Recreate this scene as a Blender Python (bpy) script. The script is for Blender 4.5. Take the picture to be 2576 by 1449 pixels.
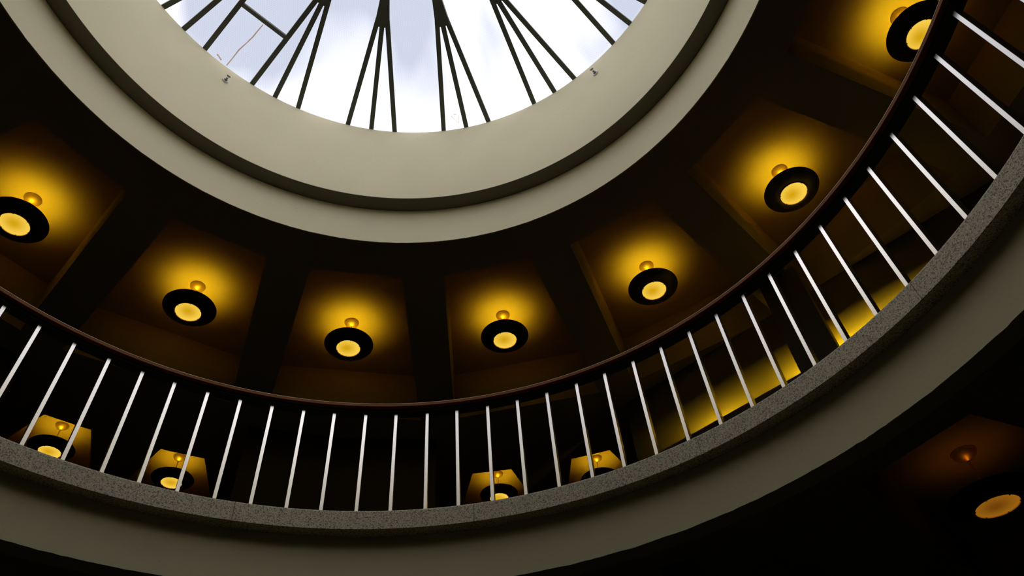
import bpy, bmesh, math, random
from mathutils import Vector, Matrix, noise

# ---------------------------------------------------------------- camera, sky, exposure
scene = bpy.context.scene
for o in list(bpy.data.objects):
    bpy.data.objects.remove(o)
COL = scene.collection
R_, rad, deg = math.radians, math.radians, math.degrees
random.seed(7)

cam_d = bpy.data.cameras.new('camera'); cam = bpy.data.objects.new('camera', cam_d); COL.objects.link(cam)
cam_d.sensor_fit = 'HORIZONTAL'; cam_d.sensor_width = 36.0
cam_d.lens = 1841.083 / 2576 * 36
cam_d.clip_start = 0.05; cam_d.clip_end = 500
_p, _r = 0.843648, -0.103405
_f = Vector((0, math.cos(_p), math.sin(_p))); _x = Vector((1, 0, 0)); _u = Vector((0, -math.sin(_p), math.cos(_p)))
_X = _x * math.cos(_r) + _u * math.sin(_r); _U = -_x * math.sin(_r) + _u * math.cos(_r)
m = Matrix((_X, _U, -_f)).transposed().to_4x4(); m.translation = Vector((0.71829, -1.64638, 1.6))
cam.matrix_world = m
scene.camera = cam

vs = scene.view_settings
vs.view_transform = 'Standard'; vs.look = 'None'; vs.gamma = 1.0; vs.exposure = 0.0; vs.use_curve_mapping = False
try:
    scene.cycles.use_denoising = True
    scene.cycles.use_adaptive_sampling = True; scene.cycles.adaptive_threshold = 0.025
    scene.cycles.max_bounces = 5; scene.cycles.diffuse_bounces = 3; scene.cycles.transparent_max_bounces = 6
    scene.cycles.sample_clamp_indirect = 4.0
    scene.cycles.caustics_reflective = False; scene.cycles.caustics_refractive = False
except Exception:
    pass

SKY = 2.45
world = bpy.data.worlds.new('sky'); scene.world = world; world.use_nodes = True
nt = world.node_tree; nt.nodes.clear()
tc = nt.nodes.new('ShaderNodeTexCoord')
nz = nt.nodes.new('ShaderNodeTexNoise'); nz.inputs['Scale'].default_value = 2.6; nz.inputs['Detail'].default_value = 4.0
nz.inputs['Roughness'].default_value = 0.45; nz.inputs['Distortion'].default_value = 0.4
cr = nt.nodes.new('ShaderNodeValToRGB')
cr.color_ramp.elements[0].position = 0.44; cr.color_ramp.elements[0].color = (0.305, 0.322, 0.378, 1)
cr.color_ramp.elements[1].position = 0.60; cr.color_ramp.elements[1].color = (1.0, 0.965, 0.985, 1)
bg = nt.nodes.new('ShaderNodeBackground'); bg.inputs['Strength'].default_value = SKY
wo = nt.nodes.new('ShaderNodeOutputWorld')
mpw = nt.nodes.new('ShaderNodeMapping'); mpw.inputs['Location'].default_value = (3.3, 3.7, 0.4)
nt.links.new(tc.outputs['Generated'], mpw.inputs['Vector']); nt.links.new(mpw.outputs[0], nz.inputs['Vector']); nt.links.new(nz.outputs['Fac'], cr.inputs['Fac'])
nt.links.new(cr.outputs['Color'], bg.inputs['Color']); nt.links.new(bg.outputs['Background'], wo.inputs['Surface'])

# ---------------------------------------------------------------- materials
def mat(name, col, rough=0.8, metal=0.0, emit=None, estr=0.0, var=0.0, vscale=6.0, bump=0.0, bscale=40.0, spec=0.5):
    mt = bpy.data.materials.new(name); mt.use_nodes = True
    t = mt.node_tree; b = t.nodes['Principled BSDF']
    b.inputs['Base Color'].default_value = (*col, 1); b.inputs['Roughness'].default_value = rough
    b.inputs['Metallic'].default_value = metal; b.inputs['Specular IOR Level'].default_value = spec
    co = t.nodes.new('ShaderNodeTexCoord')
    if var > 0:
        n = t.nodes.new('ShaderNodeTexNoise'); n.inputs['Scale'].default_value = vscale; n.inputs['Detail'].default_value = 5
        mx = t.nodes.new('ShaderNodeMix'); mx.data_type = 'RGBA'
        mx.inputs[6].default_value = (*[c * (1 - var) for c in col], 1)
        mx.inputs[7].default_value = (*[min(1, c * (1 + var)) for c in col], 1)
        t.links.new(co.outputs['Object'], n.inputs['Vector']); t.links.new(n.outputs['Fac'], mx.inputs[0])
        t.links.new(mx.outputs[2], b.inputs['Base Color'])
    if bump > 0:
        n2 = t.nodes.new('ShaderNodeTexNoise'); n2.inputs['Scale'].default_value = bscale; n2.inputs['Detail'].default_value = 4
        bp = t.nodes.new('ShaderNodeBump'); bp.inputs['Strength'].default_value = bump; bp.inputs['Distance'].default_value = 0.01
        t.links.new(co.outputs['Object'], n2.inputs['Vector']); t.links.new(n2.outputs['Fac'], bp.inputs['Height'])
        t.links.new(bp.outputs['Normal'], b.inputs['Normal'])
    if emit:
        b.inputs['Emission Color'].default_value = (*emit, 1); b.inputs['Emission Strength'].default_value = estr
    return mt

def plaster(name, col, pits=True):
    """painted plaster: faint mottling and small dark pits with a shape of their own"""
    mt = mat(name, col, 0.85, var=0.035, vscale=1.6, bump=0.12, bscale=35, spec=0.3)
    if pits:
        t = mt.node_tree; b = t.nodes['Principled BSDF']
        link = b.inputs['Base Color'].links[0]; src = link.from_socket
        co = t.nodes.new('ShaderNodeTexCoord')
        vo = t.nodes.new('ShaderNodeTexVoronoi'); vo.inputs['Scale'].default_value = 14
        nn = t.nodes.new('ShaderNodeTexNoise'); nn.inputs['Scale'].default_value = 1.1
        mr = t.nodes.new('ShaderNodeMapRange'); mr.inputs['From Min'].default_value = 0.035; mr.inputs['From Max'].default_value = 0.085
        mr.inputs['To Min'].default_value = 1; mr.inputs['To Max'].default_value = 0
        m2 = t.nodes.new('ShaderNodeMapRange'); m2.inputs['From Min'].default_value = 0.52; m2.inputs['From Max'].default_value = 0.62
        mu = t.nodes.new('ShaderNodeMath'); mu.operation = 'MULTIPLY'
        mu2 = t.nodes.new('ShaderNodeMath'); mu2.operation = 'MULTIPLY'; mu2.inputs[1].default_value = 0.55
        mx = t.nodes.new('ShaderNodeMix'); mx.data_type = 'RGBA'; mx.inputs[7].default_value = (*[c * 0.3 for c in col], 1)
        t.links.new(co.outputs['Object'], vo.inputs['Vector']); t.links.new(co.outputs['Object'], nn.inputs['Vector'])
        t.links.new(vo.outputs['Distance'], mr.inputs['Value']); t.links.new(nn.outputs['Fac'], m2.inputs['Value'])
        t.links.new(mr.outputs['Result'], mu.inputs[0]); t.links.new(m2.outputs['Result'], mu.inputs[1])
        t.links.new(mu.outputs[0], mu2.inputs[0]); t.links.new(mu2.outputs[0], mx.inputs[0])
        t.links.new(src, mx.inputs[6]); t.links.new(mx.outputs[2], b.inputs['Base Color'])
    return mt

def terrazzo(name):
    mt = bpy.data.materials.new(name); mt.use_nodes = True
    t = mt.node_tree; b = t.nodes['Principled BSDF']; b.inputs['Roughness'].default_value = 0.55
    co = t.nodes.new('ShaderNodeTexCoord')
    v = t.nodes.new('ShaderNodeTexVoronoi'); v.inputs['Scale'].default_value = 125
    n = t.nodes.new('ShaderNodeTexNoise'); n.inputs['Scale'].default_value = 120; n.inputs['Detail'].default_value = 3
    r1 = t.nodes.new('ShaderNodeValToRGB')
    e = r1.color_ramp.elements
    e[0].position = 0.30; e[0].color = (0.22, 0.20, 0.135, 1); e[1].position = 0.72; e[1].color = (0.92, 0.82, 0.54, 1)
    x = e.new(0.5); x.color = (0.64, 0.56, 0.36, 1)
    r2 = t.nodes.new('ShaderNodeValToRGB'); r2.color_ramp.interpolation = 'CONSTANT'
    e2 = r2.color_ramp.elements; e2[0].position = 0; e2[0].color = (0.22, 0.22, 0.22, 1); e2[1].position = 0.16; e2[1].color = (1, 1, 1, 1)
    sp = t.nodes.new('ShaderNodeSeparateColor'); mx = t.nodes.new('ShaderNodeMix'); mx.data_type = 'RGBA'; mx.blend_type = 'MULTIPLY'; mx.inputs[0].default_value = 0.8
    t.links.new(co.outputs['Object'], v.inputs['Vector']); t.links.new(co.outputs['Object'], n.inputs['Vector'])
    t.links.new(n.outputs['Fac'], r1.inputs['Fac']); t.links.new(v.outputs['Color'], sp.inputs['Color'])
    t.links.new(sp.outputs[0], r2.inputs['Fac']); t.links.new(r1.outputs['Color'], mx.inputs[6]); t.links.new(r2.outputs['Color'], mx.inputs[7])
    t.links.new(mx.outputs[2], b.inputs['Base Color'])
    return mt

def wood(name):
    mt = bpy.data.materials.new(name); mt.use_nodes = True
    t = mt.node_tree; b = t.nodes['Principled BSDF']; b.inputs['Roughness'].default_value = 0.6; b.inputs['Specular IOR Level'].default_value = 0.15
    co = t.nodes.new('ShaderNodeTexCoord'); mp = t.nodes.new('ShaderNodeMapping'); mp.inputs['Scale'].default_value = (6, 6, 160)
    n = t.nodes.new('ShaderNodeTexNoise'); n.inputs['Scale'].default_value = 1.5; n.inputs['Detail'].default_value = 6
    r = t.nodes.new('ShaderNodeValToRGB'); e = r.color_ramp.elements
    e[0].position = 0.35; e[0].color = (0.23, 0.070, 0.017, 1); e[1].position = 0.7; e[1].color = (0.40, 0.14, 0.038, 1)
    t.links.new(co.outputs['Object'], mp.inputs['Vector']); t.links.new(mp.outputs[0], n.inputs['Vector'])
    t.links.new(n.outputs['Fac'], r.inputs['Fac']); t.links.new(r.outputs['Color'], b.inputs['Base Color'])
    return mt

def honeycomb_glass(name):
    """clear honeycomb sheet: lets the sky through, cell walls a little darker"""
    mt = bpy.data.materials.new(name); mt.use_nodes = True
    t = mt.node_tree; t.nodes.clear()
    out = t.nodes.new('ShaderNodeOutputMaterial'); tr = t.nodes.new('ShaderNodeBsdfTransparent'); gl = t.nodes.new('ShaderNodeBsdfGlossy')
    gl.inputs['Roughness'].default_value = 0.15
    ms = t.nodes.new('ShaderNodeMixShader'); ms.inputs[0].default_value = 0.03
    co = t.nodes.new('ShaderNodeTexCoord')
    total = None
    for a in (0, 60, 120):
        dt = t.nodes.new('ShaderNodeVectorMath'); dt.operation = 'DOT_PRODUCT'
        k = 2 * math.pi / 0.021
        dt.inputs[1].default_value = (math.cos(R_(a + 14)) * k, math.sin(R_(a + 14)) * k, 0)
        c = t.nodes.new('ShaderNodeMath'); c.operation = 'COSINE'
        t.links.new(co.outputs['Object'], dt.inputs[0]); t.links.new(dt.outputs['Value'], c.inputs[0])
        if total is None:
            total = c.outputs[0]
        else:
            ad = t.nodes.new('ShaderNodeMath'); ad.operation = 'ADD'
            t.links.new(total, ad.inputs[0]); t.links.new(c.outputs[0], ad.inputs[1]); total = ad.outputs[0]
    mr = t.nodes.new('ShaderNodeMapRange'); mr.inputs['From Min'].default_value = -1.5; mr.inputs['From Max'].default_value = 2.2
    mx = t.nodes.new('ShaderNodeMix'); mx.data_type = 'RGBA'
    mx.inputs[6].default_value = (0.925, 0.935, 0.955, 1); mx.inputs[7].default_value = (1, 1, 1, 1)
    t.links.new(total, mr.inputs['Value']); t.links.new(mr.outputs['Result'], mx.inputs[0])
    t.links.new(mx.outputs[2], tr.inputs['Color'])
    t.links.new(tr.outputs[0], ms.inputs[1]); t.links.new(gl.outputs[0], ms.inputs[2]); t.links.new(ms.outputs[0], out.inputs['Surface'])
    return mt

AMBER = (1.0, 0.60, 0.012)
M = {
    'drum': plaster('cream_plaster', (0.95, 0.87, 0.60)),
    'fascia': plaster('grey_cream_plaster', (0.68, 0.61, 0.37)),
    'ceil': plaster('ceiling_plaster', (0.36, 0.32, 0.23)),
    'wallp': plaster('gallery_wall_plaster', (0.10, 0.09, 0.06), pits=False),
    'ledge': mat('shaded_soffit_tone', (0.16, 0.145, 0.09), 0.8),  # soffit shade put into the base colour
    'darkwall': mat('dark_panelling', (0.045, 0.036, 0.024), 0.7),
    'floor': mat('dark_stone_floor', (0.07, 0.065, 0.05), 0.6, var=0.2, vscale=3),
    'terrazzo': terrazzo('speckled_terrazzo'),
    'wood': wood('varnished_brown_wood'),
    'strip_wood': mat('pale_edge_strip', (0.80, 0.60, 0.33), 0.5),
    'copper': mat('lit_amber_glass_cup', (0.75, 0.27, 0.05), 0.6, emit=(1.0, 0.36, 0.03), estr=2.6),  # glow added as reddish fill around the bulb's pool in the coffers
    'steel': mat('black_steel', (0.02, 0.02, 0.018), 0.5),
    'alu': mat('satin_aluminium', (0.95, 0.91, 0.85), 0.27, 1.0),
    'rib': mat('dark_green_grey_steel', (0.085, 0.092, 0.075), 0.55),
    'glass': honeycomb_glass('honeycomb_sheet'),
    'brass': mat('brushed_brass', (0.92, 0.69, 0.30), 0.45, 0.85),
    'black': mat('matte_black_enamel', (0.012, 0.012, 0.011), 0.45),
    'white_in': mat('white_enamel_reflector', (0.8, 0.75, 0.62), 0.5),
    'lens': mat('amber_opal_glass', (0.6, 0.4, 0.1), 0.35, emit=(0.92, 0.50, 0.03), estr=0.85),
    'lens_dim': mat('amber_opal_glass_dim', (0.6, 0.4, 0.1), 0.35, emit=(0.92, 0.36, 0.02), estr=0.2),
    'tube': mat('glowing_bulb', (1, 0.8, 0.4), 0.5, emit=AMBER, estr=330.0),
    'tube_dim': mat('glowing_bulb_dim', (1, 0.8, 0.4), 0.5, emit=(1.0, 0.30, 0.01), estr=9.0),
    'tube_far': mat('glowing_bulb_far', (1, 0.8, 0.4), 0.5, emit=AMBER, estr=190.0),
    'strip': mat('added_uplight_tube', (1, 0.8, 0.4), 0.5, emit=AMBER, estr=800.0),
    'chrome': mat('white_enamel_ring', (0.75, 0.75, 0.72), 0.35),
    'sprk': mat('dull_chrome', (0.22, 0.24, 0.22), 0.4, 0.8),
}

mt = bpy.data.materials.new('dried_ochre_residue'); mt.use_nodes = True; t = mt.node_tree
tb = t.nodes.new('ShaderNodeBsdfTransparent'); tb.inputs['Color'].default_value = (0.80, 0.69, 0.55, 1)
msx = t.nodes.new('ShaderNodeMixShader'); msx.inputs[0].default_value = 0.12
t.nodes['Principled BSDF'].inputs['Base Color'].default_value = (0.55, 0.42, 0.28, 1)
t.links.new(tb.outputs[0], msx.inputs[1]); t.links.new(t.nodes['Principled BSDF'].outputs[0], msx.inputs[2])
t.links.new(msx.outputs[0], t.nodes['Material Output'].inputs['Surface']); M['stain'] = mt
for k, lo_, hi_ in (('lens', (0.66, 0.36, 0.004), (0.95, 0.62, 0.075)), ('lens_dim', (0.16, 0.05, 0.003), (0.30, 0.115, 0.006))):
    t = M[k].node_tree; b = t.nodes['Principled BSDF']
    tc_ = t.nodes.new('ShaderNodeTexCoord'); gm = t.nodes.new('ShaderNodeMapping'); gm.inputs['Location'].default_value = (0.02, -0.015, 0.5)
    ln = t.nodes.new('ShaderNodeVectorMath'); ln.operation = 'LENGTH'
    mr_ = t.nodes.new('ShaderNodeMapRange'); mr_.interpolation_type = 'SMOOTHSTEP'; mr_.inputs['From Max'].default_value = 0.175
    mx_ = t.nodes.new('ShaderNodeMix'); mx_.data_type = 'RGBA'; mx_.inputs[6].default_value = (*lo_, 1); mx_.inputs[7].default_value = (*hi_, 1)
    t.links.new(tc_.outputs['Object'], gm.inputs['Vector']); t.links.new(gm.outputs[0], ln.inputs[0]); t.links.new(ln.outputs['Value'], mr_.inputs['Value'])
    t.links.new(mr_.outputs['Result'], mx_.inputs[0]); t.links.new(mx_.outputs[2], b.inputs['Emission Color']); b.inputs['Emission Strength'].default_value = 1.0
    b.inputs['Base Color'].default_value = (0.05, 0.03, 0.01, 1)
for k in ('lens', 'lens_dim'):
    M[k].cycles.emission_sampling = 'NONE'      # too faint to light anything: seen, not sampled

# ---------------------------------------------------------------- mesh helpers
def pt(R, a, z):
    a = R_(a); return Vector((R * math.cos(a), R * math.sin(a), z))

def finish(name, bm, material, parent=None, smooth=None):
    bmesh.ops.recalc_face_normals(bm, faces=bm.faces[:])
    me = bpy.data.meshes.new(name); bm.to_mesh(me); bm.free()
    me.materials.append(material)
    if smooth is not None:
        me.shade_smooth(); me.set_sharp_from_angle(angle=R_(smooth))
    o = bpy.data.objects.new(name, me); COL.objects.link(o)
    if parent: o.parent = parent
    return o

def tag(o, label, cat, group=None):
    o['label'] = label; o['category'] = cat
    if group: o['group'] = group
    return o

def struct(o, label, cat=None):
    o['kind'] = 'structure'; o['label'] = label
    o['category'] = cat or o.name.split('_')[0].split('.')[0]
    return o

def empty(name, loc=(0, 0, 0)):
    o = bpy.data.objects.new(name, None); COL.objects.link(o); o.location = loc; o.empty_display_size = 0.1
    return o

def add_revolve(bm, prof, a0=0, a1=360, n=256, fn=None):
    """closed profile [(R,z)] swept about the vertical axis"""
    full = abs(a1 - a0) >= 359.99
    rings = []
    for i in range(n if full else n + 1):
        a = a0 + (a1 - a0) * i / n
        rings.append([bm.verts.new(pt(*(fn(k, r, a, z) if fn else (r, a, z)))) for k, (r, z) in enumerate(prof)])
    L = len(prof)
    for i in range(n):
        A = rings[i]; B = rings[(i + 1) % len(rings)]
        for k in range(L):
            bm.faces.new((A[k], B[k], B[(k + 1) % L], A[(k + 1) % L]))
    if not full:
        bm.faces.new(rings[0]); bm.faces.new(rings[-1])
    return bm

def add_prism(bm, poly, z0, z1):
    """poly: list of xy vectors (or xyz with own z added)"""
    lo = [bm.verts.new((p[0], p[1], z0)) for p in poly]; hi = [bm.verts.new((p[0], p[1], z1)) for p in poly]
    n = len(poly)
    bm.faces.new(lo); bm.faces.new(hi)
    for i in range(n):
        bm.faces.new((lo[i], lo[(i + 1) % n], hi[(i + 1) % n], hi[i]))

def add_box(bm, c, ax, ay, az, sx, sy, sz):
    ax, ay, az = [Vector(v).normalized() for v in (ax, ay, az)]; c = Vector(c)
    v = [bm.verts.new(c + ax * (sx / 2 * i) + ay * (sy / 2 * j) + az * (sz / 2 * k)) for i in (-1, 1) for j in (-1, 1) for k in (-1, 1)]
    for q in ((0, 1, 3, 2), (4, 6, 7, 5), (0, 4, 5, 1), (2, 3, 7, 6), (0, 2, 6, 4), (1, 5, 7, 3)):
        bm.faces.new([v[i] for i in q])

def add_bar(bm, p, q, w, h, up=Vector((0, 0, 1))):
    p, q = Vector(p), Vector(q); d = (q - p); L = d.length; d.normalize()
    s = d.cross(up).normalized(); u = s.cross(d).normalized()
    add_box(bm, (p + q) / 2, d, s, u, L, w, h)

def add_lathe(bm, prof, n=32, cap0=False, cap1=False):
    """open profile [(r,z)] about local z"""
    rings = []
    for r, z in prof:
        rings.append([bm.verts.new((r * math.cos(2 * math.pi * i / n), r * math.sin(2 * math.pi * i / n), z)) for i in range(n)])
    for A, B in zip(rings, rings[1:]):
        for i in range(n):
            bm.faces.new((A[i], A[(i + 1) % n], B[(i + 1) % n], B[i]))
    if cap0: bm.faces.new(rings[0])
    if cap1: bm.faces.new(rings[-1])

# ---------------------------------------------------------------- measures (metres)
RD, ZDT, ZDB = 3.2086, 10.33, 8.7934       # drum radius, glass edge, drum foot
RF, ZC = 3.3886, 8.1767                     # upper fascia radius, underside of the beams
ZP = 9.0                                    # recessed ceiling panels
RC, ZCT, ZCB = 3.6, 4.916, 4.748            # terrazzo curb
RS, ZS = 3.7166, 4.3083                     # gallery slab edge and its underside
ZF = 4.80                                   # gallery floor
RWALL = 10.3
NB = 16; PITCH = 22.5
BEAM0 = 94.57                               # direction of one radial beam
COF0 = BEAM0 + PITCH / 2

def rough(k, r, a, z, idx, amp, seed):
    """chipped plaster arris: vertices of one profile corner wander a little"""
    if k in idx:
        p = pt(1, a, seed)
        n1 = noise.noise(p * 14) * 0.3 + noise.noise(p * 47) * 0.45 + max(0, noise.noise(p * 90) - 0.2) * 1.3
        return (r + abs(n1) * amp * 0.8, a, z + (0.2 + n1) * amp)
    return (r, a, z)

# ---------------------------------------------------------------- the setting
bm = bmesh.new()
add_revolve(bm, [(RF, ZC), (RF, ZDB), (RD, ZDB), (RD, ZDT), (RD + 0.2, ZDT), (RD + 0.2, 9.28), (RF + 0.012, 9.28), (RF + 0.012, ZC + 0.002)],
            n=720, fn=lambda k, r, a, z: rough(k, r, a, z, (0,), 0.007, 3.3))
drum = struct(finish('wall_drum', bm, M['drum'], smooth=25), 'cream plaster drum with a dark recessed ledge below the round skylight', 'wall')
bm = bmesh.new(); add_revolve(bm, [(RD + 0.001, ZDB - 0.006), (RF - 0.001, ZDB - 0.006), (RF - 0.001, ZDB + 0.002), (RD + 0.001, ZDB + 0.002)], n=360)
led = finish('ledge_soffit', bm, M['ledge'], drum); led['label'] = 'underside of the ledge, shade put into its dark colour'

# upper coffered ceiling
ceil_up = empty('ceiling'); struct(ceil_up, 'dark coffered ceiling of radial beams around the skylight drum', 'ceiling')
def polyR(d0, a):
    x = (a - COF0) / PITCH; return d0 / math.cos(R_((x - round(x)) * PITCH))
bm = bmesh.new()
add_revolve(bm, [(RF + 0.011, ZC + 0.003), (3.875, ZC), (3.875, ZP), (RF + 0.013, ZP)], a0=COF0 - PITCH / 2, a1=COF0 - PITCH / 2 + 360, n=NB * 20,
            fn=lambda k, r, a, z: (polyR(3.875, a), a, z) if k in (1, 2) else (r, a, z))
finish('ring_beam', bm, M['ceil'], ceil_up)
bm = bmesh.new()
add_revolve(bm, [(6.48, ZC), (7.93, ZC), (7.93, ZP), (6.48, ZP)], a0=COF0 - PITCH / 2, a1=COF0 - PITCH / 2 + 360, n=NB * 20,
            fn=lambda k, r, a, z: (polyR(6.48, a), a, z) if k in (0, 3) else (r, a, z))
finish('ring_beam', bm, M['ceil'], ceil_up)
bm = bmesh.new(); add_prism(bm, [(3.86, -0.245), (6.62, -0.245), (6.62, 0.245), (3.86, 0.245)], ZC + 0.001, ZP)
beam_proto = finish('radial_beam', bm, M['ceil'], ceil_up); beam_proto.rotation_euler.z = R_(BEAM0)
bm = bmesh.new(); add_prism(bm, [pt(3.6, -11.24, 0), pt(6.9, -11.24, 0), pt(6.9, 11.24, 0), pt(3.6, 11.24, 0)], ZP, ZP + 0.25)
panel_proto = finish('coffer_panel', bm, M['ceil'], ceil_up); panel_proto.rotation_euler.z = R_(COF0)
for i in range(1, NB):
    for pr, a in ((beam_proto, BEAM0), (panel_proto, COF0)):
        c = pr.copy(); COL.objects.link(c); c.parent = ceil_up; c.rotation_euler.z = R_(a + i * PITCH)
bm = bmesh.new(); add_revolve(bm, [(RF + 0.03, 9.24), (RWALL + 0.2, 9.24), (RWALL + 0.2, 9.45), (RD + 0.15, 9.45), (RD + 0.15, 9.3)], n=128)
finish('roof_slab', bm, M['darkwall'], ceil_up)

# outer ring of small coffers, two to a bay, in the two open bays
OUT = [133.1, 122.1, 89.15, 78.0]
def half(R): return min(0.30 + 0.31 * (R - 7.93), R * 0.0915)
def edge(c, s, R): return c + s * deg(math.asin(half(R) / R))
R1, R2 = 7.93, 10.28
def wedge(fl, fr):
    """solid between two edges, each given as azimuth over radius"""
    b = bmesh.new(); n = 8; RR = [R1 + (R2 - R1) * i / n for i in range(n + 1)]
    add_prism(b, [pt(r, fl(r), 0) for r in RR] + [pt(r, fr(r), 0) for r in RR[::-1]], ZC + 0.0005, ZP)
    return finish('outer_beam', b, M['ceil'], ceil_up)
bays = [(139.4, 116.9, OUT[0], OUT[1]), (94.6, 72.1, OUT[2], OUT[3])]
for a_hi, a_lo, c1, c2 in bays:
    wedge(lambda r: a_hi, lambda r: edge(c1, 1, r))
    wedge(lambda r: edge(c1, -1, r), lambda r: edge(c2, 1, r))
    wedge(lambda r: edge(c2, -1, r), lambda r: a_lo)
for c in OUT:
    b = bmesh.new(); add_revolve(b, [(7.7, ZP), (RWALL, ZP), (RWALL, ZP + 0.2), (7.7, ZP + 0.2)], a0=c - 5.5, a1=c + 5.5, n=8)
    finish('coffer_panel', b, M['ceil'], ceil_up)
for a0, a1 in ((94.6, 116.9), (139.4, 360 + 72.1)):
    b = bmesh.new(); add_revolve(b, [(R1, ZC), (RWALL, ZC), (RWALL, ZP), (R1, ZP)], a0=a0, a1=a1, n=int((a1 - a0) / 2)); finish('ring_beam', b, M['ceil'], ceil_up)

# gallery slab with its edge, curb, floors
bm = bmesh.new()
add_revolve(bm, [(RS, ZS), (RS, ZF - 0.02), (3.9, ZF - 0.02), (3.9, ZS)], n=720, fn=lambda k, r, a, z: rough(k, r, a, z, (0,), 0.009, 8.1))
struct(finish('wall_slab_edge', bm, M['fascia'], smooth=25), 'dim curved plaster slab edge below the terrazzo curb', 'wall')

curb = empty('trim_1'); struct(curb, 'speckled grey terrazzo curb under the white balusters', 'curb')
NCB = 12; CA = 26.38
for i in range(NCB):
    bm = bmesh.new(); g = 0.025
    add_revolve(bm, [(RC, ZCB + 0.004), (RC, ZCT - 0.012), (RC + 0.005, ZCT), (RC + 0.22, ZCT), (RC + 0.22, ZCB), (RC + 0.004, ZCB)],
                a0=CA + i * 30 + g, a1=CA + (i + 1) * 30 - g, n=60)
    finish('curb_segment', bm, M['terrazzo'], curb, smooth=15)

bm = bmesh.new(); add_revolve(bm, [(3.8, 4.76), (RWALL, 4.76), (RWALL, ZF), (3.8, ZF)], n=160)
struct(finish('floor_gallery', bm, M['floor']), 'dark gallery floor behind the railing', 'floor')
bm = bmesh.new(); add_revolve(bm, [(0.0005, -0.2), (RWALL + 0.2, -0.2), (RWALL + 0.2, 0), (0.0005, 0)], n=128)
struct(finish('floor', bm, M['floor']), 'dark stone ground floor at the foot of the well', 'floor')

# lower coffered ceiling
ceil_lo = empty('ceiling_lower'); struct(ceil_lo, 'dark coffered ceiling under the gallery slab', 'ceiling')
ZP2 = 4.72
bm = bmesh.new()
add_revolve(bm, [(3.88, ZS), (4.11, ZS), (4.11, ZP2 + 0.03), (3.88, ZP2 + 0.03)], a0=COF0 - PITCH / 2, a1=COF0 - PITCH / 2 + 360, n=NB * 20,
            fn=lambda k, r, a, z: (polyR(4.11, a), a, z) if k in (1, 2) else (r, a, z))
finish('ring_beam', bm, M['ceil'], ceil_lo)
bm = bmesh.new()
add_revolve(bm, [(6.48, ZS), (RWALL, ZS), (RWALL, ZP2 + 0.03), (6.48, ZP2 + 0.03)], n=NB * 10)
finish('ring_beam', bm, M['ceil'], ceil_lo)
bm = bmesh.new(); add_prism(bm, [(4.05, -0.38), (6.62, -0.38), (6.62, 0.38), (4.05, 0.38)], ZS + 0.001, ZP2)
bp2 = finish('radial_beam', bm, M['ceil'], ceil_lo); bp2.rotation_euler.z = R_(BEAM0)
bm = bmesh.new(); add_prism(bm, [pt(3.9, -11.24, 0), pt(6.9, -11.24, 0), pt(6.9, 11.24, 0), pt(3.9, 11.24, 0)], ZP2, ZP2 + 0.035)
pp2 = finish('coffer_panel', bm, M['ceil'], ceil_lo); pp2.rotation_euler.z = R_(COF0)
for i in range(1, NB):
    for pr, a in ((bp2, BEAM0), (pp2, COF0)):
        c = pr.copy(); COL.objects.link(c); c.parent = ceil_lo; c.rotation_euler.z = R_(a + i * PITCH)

# walls of the gallery
bm = bmesh.new(); add_revolve(bm, [(RWALL, 0), (RWALL + 0.25, 0), (RWALL + 0.25, 9.24), (RWALL, 9.24)], n=128)
struct(finish('wall_outer', bm, M['darkwall']), 'dark outer wall behind the gallery lamps', 'wall')
bm = bmesh.new(); add_revolve(bm, [(7.0, ZF), (7.15, ZF), (7.15, ZC), (7.0, ZC)], a0=95.0, a1=116.5, n=2)
struct(finish('wall_back', bm, M['darkwall']), 'dark flat gallery wall behind the middle balusters', 'wall')
bm = bmesh.new(); add_revolve(bm, [(7.0, ZF), (7.15, ZF), (7.15, ZC), (7.0, ZC)], a0=139.6, a1=232, n=9)
struct(finish('wall_left', bm, M['darkwall']), 'dark gallery wall at the far left', 'wall')
NW = Vector((0.6287, 0.7776, 0)).normalized(); TW = Vector((NW.y, -NW.x, 0))
def wp(t, d, z): return TW * t + NW * d + Vector((0, 0, z))
bm = bmesh.new(); add_box(bm, wp(0.45, 6.58, (ZF + ZC) / 2), TW, NW, (0, 0, 1), 5.9, 0.16, ZC - ZF)
struct(finish('wall_right', bm, M['wallp']), 'plaster gallery wall washed yellow by added uplights', 'wall')
bm = bmesh.new(); add_box(bm, wp(0.265, 6.02, (ZF + ZC) / 2), TW, NW, (0, 0, 1), 0.47, 0.14, ZC - ZF)
struct(finish('wall_pier', bm, M['darkwall']), 'slim dark pier between two yellow pools of wall light', 'wall')

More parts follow.
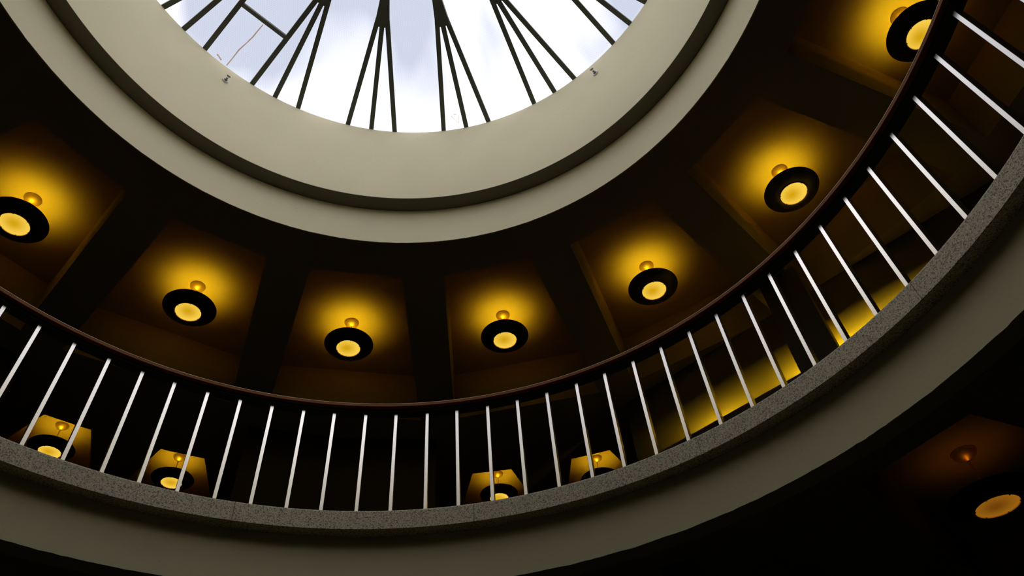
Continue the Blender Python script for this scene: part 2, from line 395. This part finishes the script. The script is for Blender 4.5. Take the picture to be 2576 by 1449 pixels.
# ---------------------------------------------------------------- skylight
sky = empty('window_1'); struct(sky, 'round conical skylight with dark steel ribs in fans of three', 'skylight')
SL = 0.22
def cz(R, off=0.0): return ZDT + SL * (RD - R) + off
FAN0 = 106.55
RA = 1.90
def cp(R, a, off=0.0): return pt(R, a, cz(R, off))
def off_az(R, w): return deg(math.asin(w / R))
for i in range(NB):
    c = FAN0 + i * PITCH
    for s in (-1, 0, 1):
        bm = bmesh.new()
        foot = cp(RD + 0.04, c + s * 5.5, 0.03); top = cp(RA - 0.05, c + s * off_az(RA, 0.058), 0.03)
        add_bar(bm, foot, top, 0.058, 0.04)
        finish('rib', bm, M['rib'], sky)
    bm = bmesh.new()                                   # riveted gusset where three ribs meet
    pl = []
    for off in (-0.012, 0.075):
        pl.append([cp(RA + 0.03, c - off_az(RA, 0.091), off), cp(RA + 0.03, c + off_az(RA, 0.091), off), cp(1.45, c + off_az(1.45, 0.038), off), cp(1.45, c - off_az(1.45, 0.038), off)])
    lo = [bm.verts.new(v) for v in pl[0]]; hi = [bm.verts.new(v) for v in pl[1]]
    bm.faces.new(lo); bm.faces.new(hi)
    for k in range(4): bm.faces.new((lo[k], lo[(k + 1) % 4], hi[(k + 1) % 4], hi[k]))
    gp = finish('gusset_plate', bm, M['rib'], sky)
    bm = bmesh.new()
    for rr, cnt, hw in ((RA, 6, 0.075), (1.72, 5, 0.055)):
        for k in range(cnt):
            a = c + off_az(rr, -hw + 2 * hw * k / (cnt - 1)); add_box(bm, cp(rr, a, -0.014), (1, 0, 0), (0, 1, 0), (0, 0, 1), 0.012, 0.012, 0.008)
    finish('rivet_row', bm, M['rib'], gp)
    bm = bmesh.new(); add_bar(bm, cp(1.5, c, 0.03), cp(0.38, c, 0.03), 0.06, 0.08); finish('mast', bm, M['rib'], sky)
    # panes: two slim ones inside the fan, a wide one to the next fan
    def pane(poly):
        b = bmesh.new()
        lo = [b.verts.new(cp(r, a, 0.075)) for r, a in poly]; hi = [b.verts.new(cp(r, a, 0.083)) for r, a in poly]
        n = len(poly); b.faces.new(lo); b.faces.new(hi)
        for k in range(n): b.faces.new((lo[k], lo[(k + 1) % n], hi[(k + 1) % n], hi[k]))
        bmesh.ops.triangulate(b, faces=b.faces[:])
        finish('pane', b, M['glass'], sky)
    RO = RD + 0.12
    w1 = off_az(RA, 0.058)
    pane([(RO, c - 5.5), (RO, c - 2.75), (RO, c), (RA, c), (RA, c - w1)])
    pane([(RO, c), (RO, c + 2.75), (RO, c + 5.5), (RA, c + w1), (RA, c)])
    c2 = c + PITCH
    arc = [(RO, c + 5.5 + (PITCH - 11) * k / 4) for k in range(5)]
    pane(arc + [(RA, c2 - w1), (1.4, c2 - 1.0), (0.4, c2), (0.4, c), (1.4, c + 1.0), (RA, c + w1)])
bm = bmesh.new(); add_revolve(bm, [(0.0005, cz(0.4)), (0.42, cz(0.4)), (0.42, cz(0.4) + 0.12), (0.0005, cz(0.4) + 0.12)], n=32)
finish('hub', bm, M['rib'], sky)
bm = bmesh.new(); add_bar(bm, cp(2.515, 146.9, 0.03), cp(2.50, 133.8, 0.03), 0.05, 0.035); finish('crossbar', bm, M['rib'], sky)
# dried residue lying on the sheets
def stain(pts, w):
    b = bmesh.new(); P = [cp(r, a, 0.071) for r, a in pts]; rows = []
    for k, p in enumerate(P):
        d = (P[min(k + 1, len(P) - 1)] - P[max(k - 1, 0)]).normalized(); s = d.cross(Vector((0, 0, 1)))
        ww = w * (0.6 + 0.5 * random.random()); rows.append((b.verts.new(p + s * ww), b.verts.new(p - s * ww), b.verts.new(p + s * ww + Vector((0, 0, .003))), b.verts.new(p - s * ww + Vector((0, 0, .003)))))
    for A, B in zip(rows, rows[1:]):
        b.faces.new((A[0], A[1], B[1], B[0])); b.faces.new((A[2], B[2], B[3], A[3])); b.faces.new((A[0], B[0], B[2], A[2])); b.faces.new((A[1], A[3], B[3], B[1]))
    o = finish('residue_streak', b, M['stain'], sky); o['label'] = 'dried ochre streak on the glazing'
stain([(3.23, 140.76), (3.1, 140.7), (2.98, 140.72), (2.86, 140.35), (2.75, 140.05), (2.66, 140.0), (2.555, 139.88)], 0.009)
stain([(3.19, 143.6), (3.2, 142.9), (3.215, 142.2)], 0.012)
stain([(3.045, 86.55), (3.05, 86.2), (3.05, 85.85)], 0.006)
stain([(3.06, 87.2), (3.12, 86.5), (3.17, 85.7)], 0.003)
stain([(3.17, 85.7), (3.12, 85.5), (3.06, 85.4)], 0.003)

# ---------------------------------------------------------------- railing
rail = empty('gallery_railing', (0, 0, 0))
tag(rail, 'curved gallery railing with brown wooden handrail on slim white metal balusters', 'railing')
JA = [149.96 - 27.69 * k for k in range(13)]
for a in JA:
    bm = bmesh.new()
    add_revolve(bm, [(3.5425, 5.950), (3.5425, 5.9745), (3.5455, 5.979), (3.70, 5.979), (3.703, 5.974), (3.703, 5.950), (3.700, 5.947), (3.546, 5.947)],
                a0=a - 27.69 + 0.012, a1=a - 0.012, n=56)
    hs = finish('handrail_section', bm, M['wood'], rail, smooth=28)
    bm = bmesh.new()
    add_revolve(bm, [(3.5408, 5.9752), (3.5408, 5.9800), (3.5475, 5.9800), (3.5475, 5.9752)], a0=a - 27.69 + 0.012, a1=a - 0.012, n=56)
    es = finish('edge_strip', bm, M['strip_wood'], hs, smooth=28); es['label'] = 'thin pale edge strip'
bm = bmesh.new(); add_revolve(bm, [(3.585, 5.922), (3.585, 5.947), (3.682, 5.947), (3.682, 5.922)], n=360)
finish('subrail', bm, M['steel'], rail, smooth=28)
AZ = [145.04, 140.64, 136.22, 131.9, 127.7, 123.31, 118.94, 114.61, 110.27, 105.99, 101.56, 97.24, 92.74, 88.43, 83.91, 79.49, 75.04, 70.55, 66.25, 61.83, 57.47, 53.01, 48.64, 44.28, 39.93, 35.56, 31.27, 26.89, 22.59, 18.19, 13.7, 9.11, 4.81]
step = (145.04 - 4.81) / 32
nrest = round((360 - (145.04 - 4.81)) / step)
AZ += [145.04 + (360 - 140.23) / nrest * k for k in range(1, nrest)]
bm = bmesh.new(); add_box(bm, (3.611 + 0.028, 0, (ZCT + 5.923) / 2), (1, 0, 0), (0, 1, 0), (0, 0, 1), 0.056, 0.0295, 5.923 - ZCT + 0.002)
bmesh.ops.bevel(bm, geom=[e for e in bm.edges if abs(e.verts[0].co.z - e.verts[1].co.z) > .5], offset=0.0012, segments=1, affect='EDGES')
b0 = finish('baluster', bm, M['alu'], rail); b0.rotation_euler.z = R_(AZ[0])
for a in AZ[1:]:
    c = b0.copy(); COL.objects.link(c); c.parent = rail; c.rotation_euler.z = R_(a)

# ---------------------------------------------------------------- pendant lamps
def build_lamp():
    root = empty('pendant_lamp')
    b = bmesh.new(); add_lathe(b, [(0.0, 0.0), (0.094, 0.0), (0.096, -0.010), (0.090, -0.024), (0.074, -0.046), (0.052, -0.064), (0.030, -0.076), (0.016, -0.084), (0.013, -0.098), (0.0, -0.098)], 40)
    bmesh.ops.remove_doubles(b, verts=b.verts[:], dist=1e-5)
    finish('canopy', b, M['brass'], root, smooth=40)
    b = bmesh.new(); add_lathe(b, [(0.0, -0.09), (0.008, -0.09), (0.008, -0.47), (0.0, -0.47)], 14)
    bmesh.ops.remove_doubles(b, verts=b.verts[:], dist=1e-5); finish('stem', b, M['brass'], root, smooth=40)
    b = bmesh.new(); add_lathe(b, [(0.164, -0.483), (0.178, -0.487), (0.255, -0.462), (0.318, -0.424), (0.323, -0.418), (0.320, -0.414)], 72)
    d = finish('dish', b, M['black'], root, smooth=50)
    b = bmesh.new(); add_lathe(b, [(0.319, -0.4142), (0.255, -0.452), (0.175, -0.476), (0.02, -0.478), (0.0, -0.478)], 72)
    bmesh.ops.remove_doubles(b, verts=b.verts[:], dist=1e-5); finish('reflector', b, M['white_in'], d, smooth=50)
    b = bmesh.new(); add_lathe(b, [(0.077, -0.400), (0.082, -0.405), (0.077, -0.478)], 20)
    finish('lamp_cup', b, M['copper'], d, smooth=50)  # unseen cup added to cut off the bulb's pool on the panel
    b = bmesh.new(); add_lathe(b, [(0.042, -0.470), (0.042, -0.462), (0.0, -0.458)], 18)
    bmesh.ops.remove_doubles(b, verts=b.verts[:], dist=1e-5); tube = finish('bulb', b, M['tube'], root, smooth=50)
    b = bmesh.new(); add_lathe(b, [(0.154, -0.480), (0.150, -0.488), (0.115, -0.495), (0.06, -0.499), (0.0, -0.500)], 56)
    bmesh.ops.remove_doubles(b, verts=b.verts[:], dist=1e-5); lens = finish('lens', b, M['lens'], root, smooth=50)
    b = bmesh.new(); add_lathe(b, [(0.155, -0.479), (0.155, -0.494), (0.159, -0.497), (0.164, -0.494), (0.164, -0.479)], 56)
    finish('lens_ring', b, M['brass'], root, smooth=50)
    for q in range(6):
        a = math.pi / 6 + q * math.pi / 3; b = bmesh.new()
        add_box(b, (0.156 * math.cos(a), 0.156 * math.sin(a), -0.494), (math.cos(a), math.sin(a), 0), (-math.sin(a), math.cos(a), 0), (0, 0, 1), 0.012, 0.006, 0.010)
        finish('clip', b, M['black'], root)
    return root, lens, tube

def copy_tree(o, parent=None):
    c = o.copy(); COL.objects.link(c); c.parent = parent
    for ch in [x for x in bpy.data.objects if x.parent == o and x != c]:
        copy_tree(ch, c)
    return c

proto, lens0, tube0 = build_lamp()
UP = [(5.469, 149.21, 'pendant lamp with black dish and amber lens cut off by the left edge'),
      (5.478, 127.55, 'second pendant lamp from the left in the upper ring, black dish, brass canopy'),
      (5.492, 106.25, 'third pendant lamp from the left in the upper ring, black dish above mid railing'),
      (5.455, 84.19, 'fourth pendant lamp from the left in the upper ring, right of the centre'),
      (5.431, 62.11, 'fifth pendant lamp from the left in the upper ring, black dish'),
      (5.394, 40.26, 'sixth pendant lamp from the left, black dish close above the right handrail'),
      (5.359, 18.21, 'pendant lamp at top right, partly hidden behind the handrail')]
OUTL = [(9.247, 132.9, 'small far pendant lamp seen between the leftmost balusters'),
        (9.236, 122.07, 'far pendant lamp behind the balusters, second from the left in the lower row'),
        (9.205, 89.15, 'far pendant lamp behind the balusters right of centre, lens fully lit'),
        (9.235, 78.36, 'rightmost far pendant lamp behind the balusters, mostly hidden by the terrazzo curb')]
first = True
for grp, lst, z in (('pendant lamps in the upper coffers', UP, ZP), ('far pendant lamps behind the balusters', OUTL, ZP)):
    for R, a, lab in lst:
        far = lst is OUTL
        o = proto if first else copy_tree(proto); first = False
        o.location = pt(R, a, z); o.rotation_euler.z = R_(a + random.uniform(-25, 25))
        tag(o, lab, 'lamp', grp)
        if far:
            for ch in o.children:
                if ch.name.startswith('bulb'): ch.data = ch.data.copy(); ch.data.materials[0] = M['tube_far']
low = copy_tree(proto)
low.location = pt(5.20, 39.2, ZP2); low.rotation_euler.z = R_(70); low.scale = (1, 1, 0.95)
tag(low, 'dim pendant lamp under the gallery slab at lower right, with a long brass stem', 'lamp')
if 'group' in low: del low['group']
for ch in low.children:
    if ch.name.startswith('lens') and 'ring' not in ch.name:
        ch.data = ch.data.copy(); ch.data.materials[0] = M['lens_dim']
    if ch.name.startswith('bulb'):
        ch.data = ch.data.copy(); ch.data.materials[0] = M['tube_dim']
    for g in ch.children:
        if g.name.startswith('lamp_cup'):
            g.data = g.data.copy(); g.data.materials[0] = M['black']

# ---------------------------------------------------------------- added wall uplights: unseen tubes in troughs, put in to make the yellow pools
def uplight(t0, t1, e0, e1, lab):
    root = empty('wall_uplight', wp((t0 + t1) / 2, 6.3, 6.52)); o0 = root.location.copy()
    def P(t, d, z): return wp(t, d, z) - o0
    zl = 6.863; L = t1 - t0; tm = (t0 + t1) / 2
    b = bmesh.new()
    add_box(b, P(tm, 6.11, zl - 0.17), TW, NW, (0, 0, 1), L, 0.02, 0.34)
    add_box(b, P(tm, 6.31, zl - 0.33), TW, NW, (0, 0, 1), L, 0.38, 0.02)
    for t in (t0 + 0.01, t1 - 0.01):
        add_box(b, P(t, 6.31, zl - 0.19), TW, NW, (0, 0, 1), 0.02, 0.38, 0.26)
    add_box(b, P(tm, 6.262, zl - 0.172), TW, NW, (0, 0, 1), L - 0.02, 0.006, 0.31)
    for t in (e0 - 0.07, e1 + 0.07):
        add_box(b, P(t, 6.31, zl - 0.165), TW, NW, (0, 0, 1), 0.012, 0.37, 0.31)
    tr = finish('trough', b, M['darkwall'], root)
    b = bmesh.new(); add_box(b, P(tm, 6.1715, zl - 0.006), TW, NW, (0, 0, 1), L, 0.103, 0.012)
    finish('shield', b, M['darkwall'], tr)  # lid, baffle and partitions added to shape the pool on the wall
    b = bmesh.new(); add_box(b, P((e0 + e1) / 2, 6.152, zl - 0.13), TW, NW, (0, 0, 1), e1 - e0, 0.055, 0.02)
    finish('tube', b, M['strip'], root)
    tag(root, lab, 'uplight', 'added uplights on the right gallery wall')
uplight(-2.35, -0.351, -1.33, -1.05, 'dark trough of the added uplight making the yellow pool left of the pier')
uplight(-0.349, 2.6, -0.06, 1.75, 'dark trough of the added uplight making the long yellow pool right of the pier')

# ---------------------------------------------------------------- sprinkler heads on the drum
def sprinkler(a, z, lab):
    root = empty('sprinkler_head', pt(RD, a, z)); root.rotation_euler = (0, 0, R_(a)); root.scale = (0.7, 0.7, 0.7)
    Q = Matrix.Rotation(R_(-90), 4, 'Y')               # local z -> -x, into the room
    def lath(name, prof, n, mt, sm=40):
        b = bmesh.new(); add_lathe(b, prof, n); bmesh.ops.remove_doubles(b, verts=b.verts[:], dist=1e-5)
        bmesh.ops.transform(b, matrix=Q, verts=b.verts[:]); return finish(name, b, mt, root, smooth=sm)
    lath('escutcheon', [(0.0, 0.001), (0.030, 0.001), (0.030, 0.010), (0.034, 0.022), (0.052, 0.022), (0.056, 0.010), (0.056, 0.0)], 32, M['chrome'])
    lath('body', [(0.0, 0.075), (0.011, 0.075), (0.013, 0.05), (0.018, 0.03), (0.018, 0.002), (0.0, 0.002)], 16, M['sprk'])
    b = bmesh.new()
    for s in (-1, 1): add_bar(b, (-0.05, s * 0.017, 0), (-0.108, s * 0.006, 0), 0.006, 0.008)
    finish('frame_arm', b, M['sprk'], root)
    b = bmesh.new(); add_box(b, (-0.112, 0, 0.004), (1, 0, 0), (0, 1, 0), (0, 0, 1), 0.026, 0.062, 0.012)
    bmesh.ops.bevel(b, geom=b.edges[:], offset=0.003, segments=1, affect='EDGES')
    finish('deflector', b, M['sprk'], root)
    tag(root, lab, 'sprinkler', 'sprinkler heads on the drum')
sprinkler(139.69, 10.035, 'small chrome sprinkler head on the drum below the left part of the skylight')
sprinkler(50.89, 10.065, 'small chrome sprinkler head on the drum below the right part of the skylight')
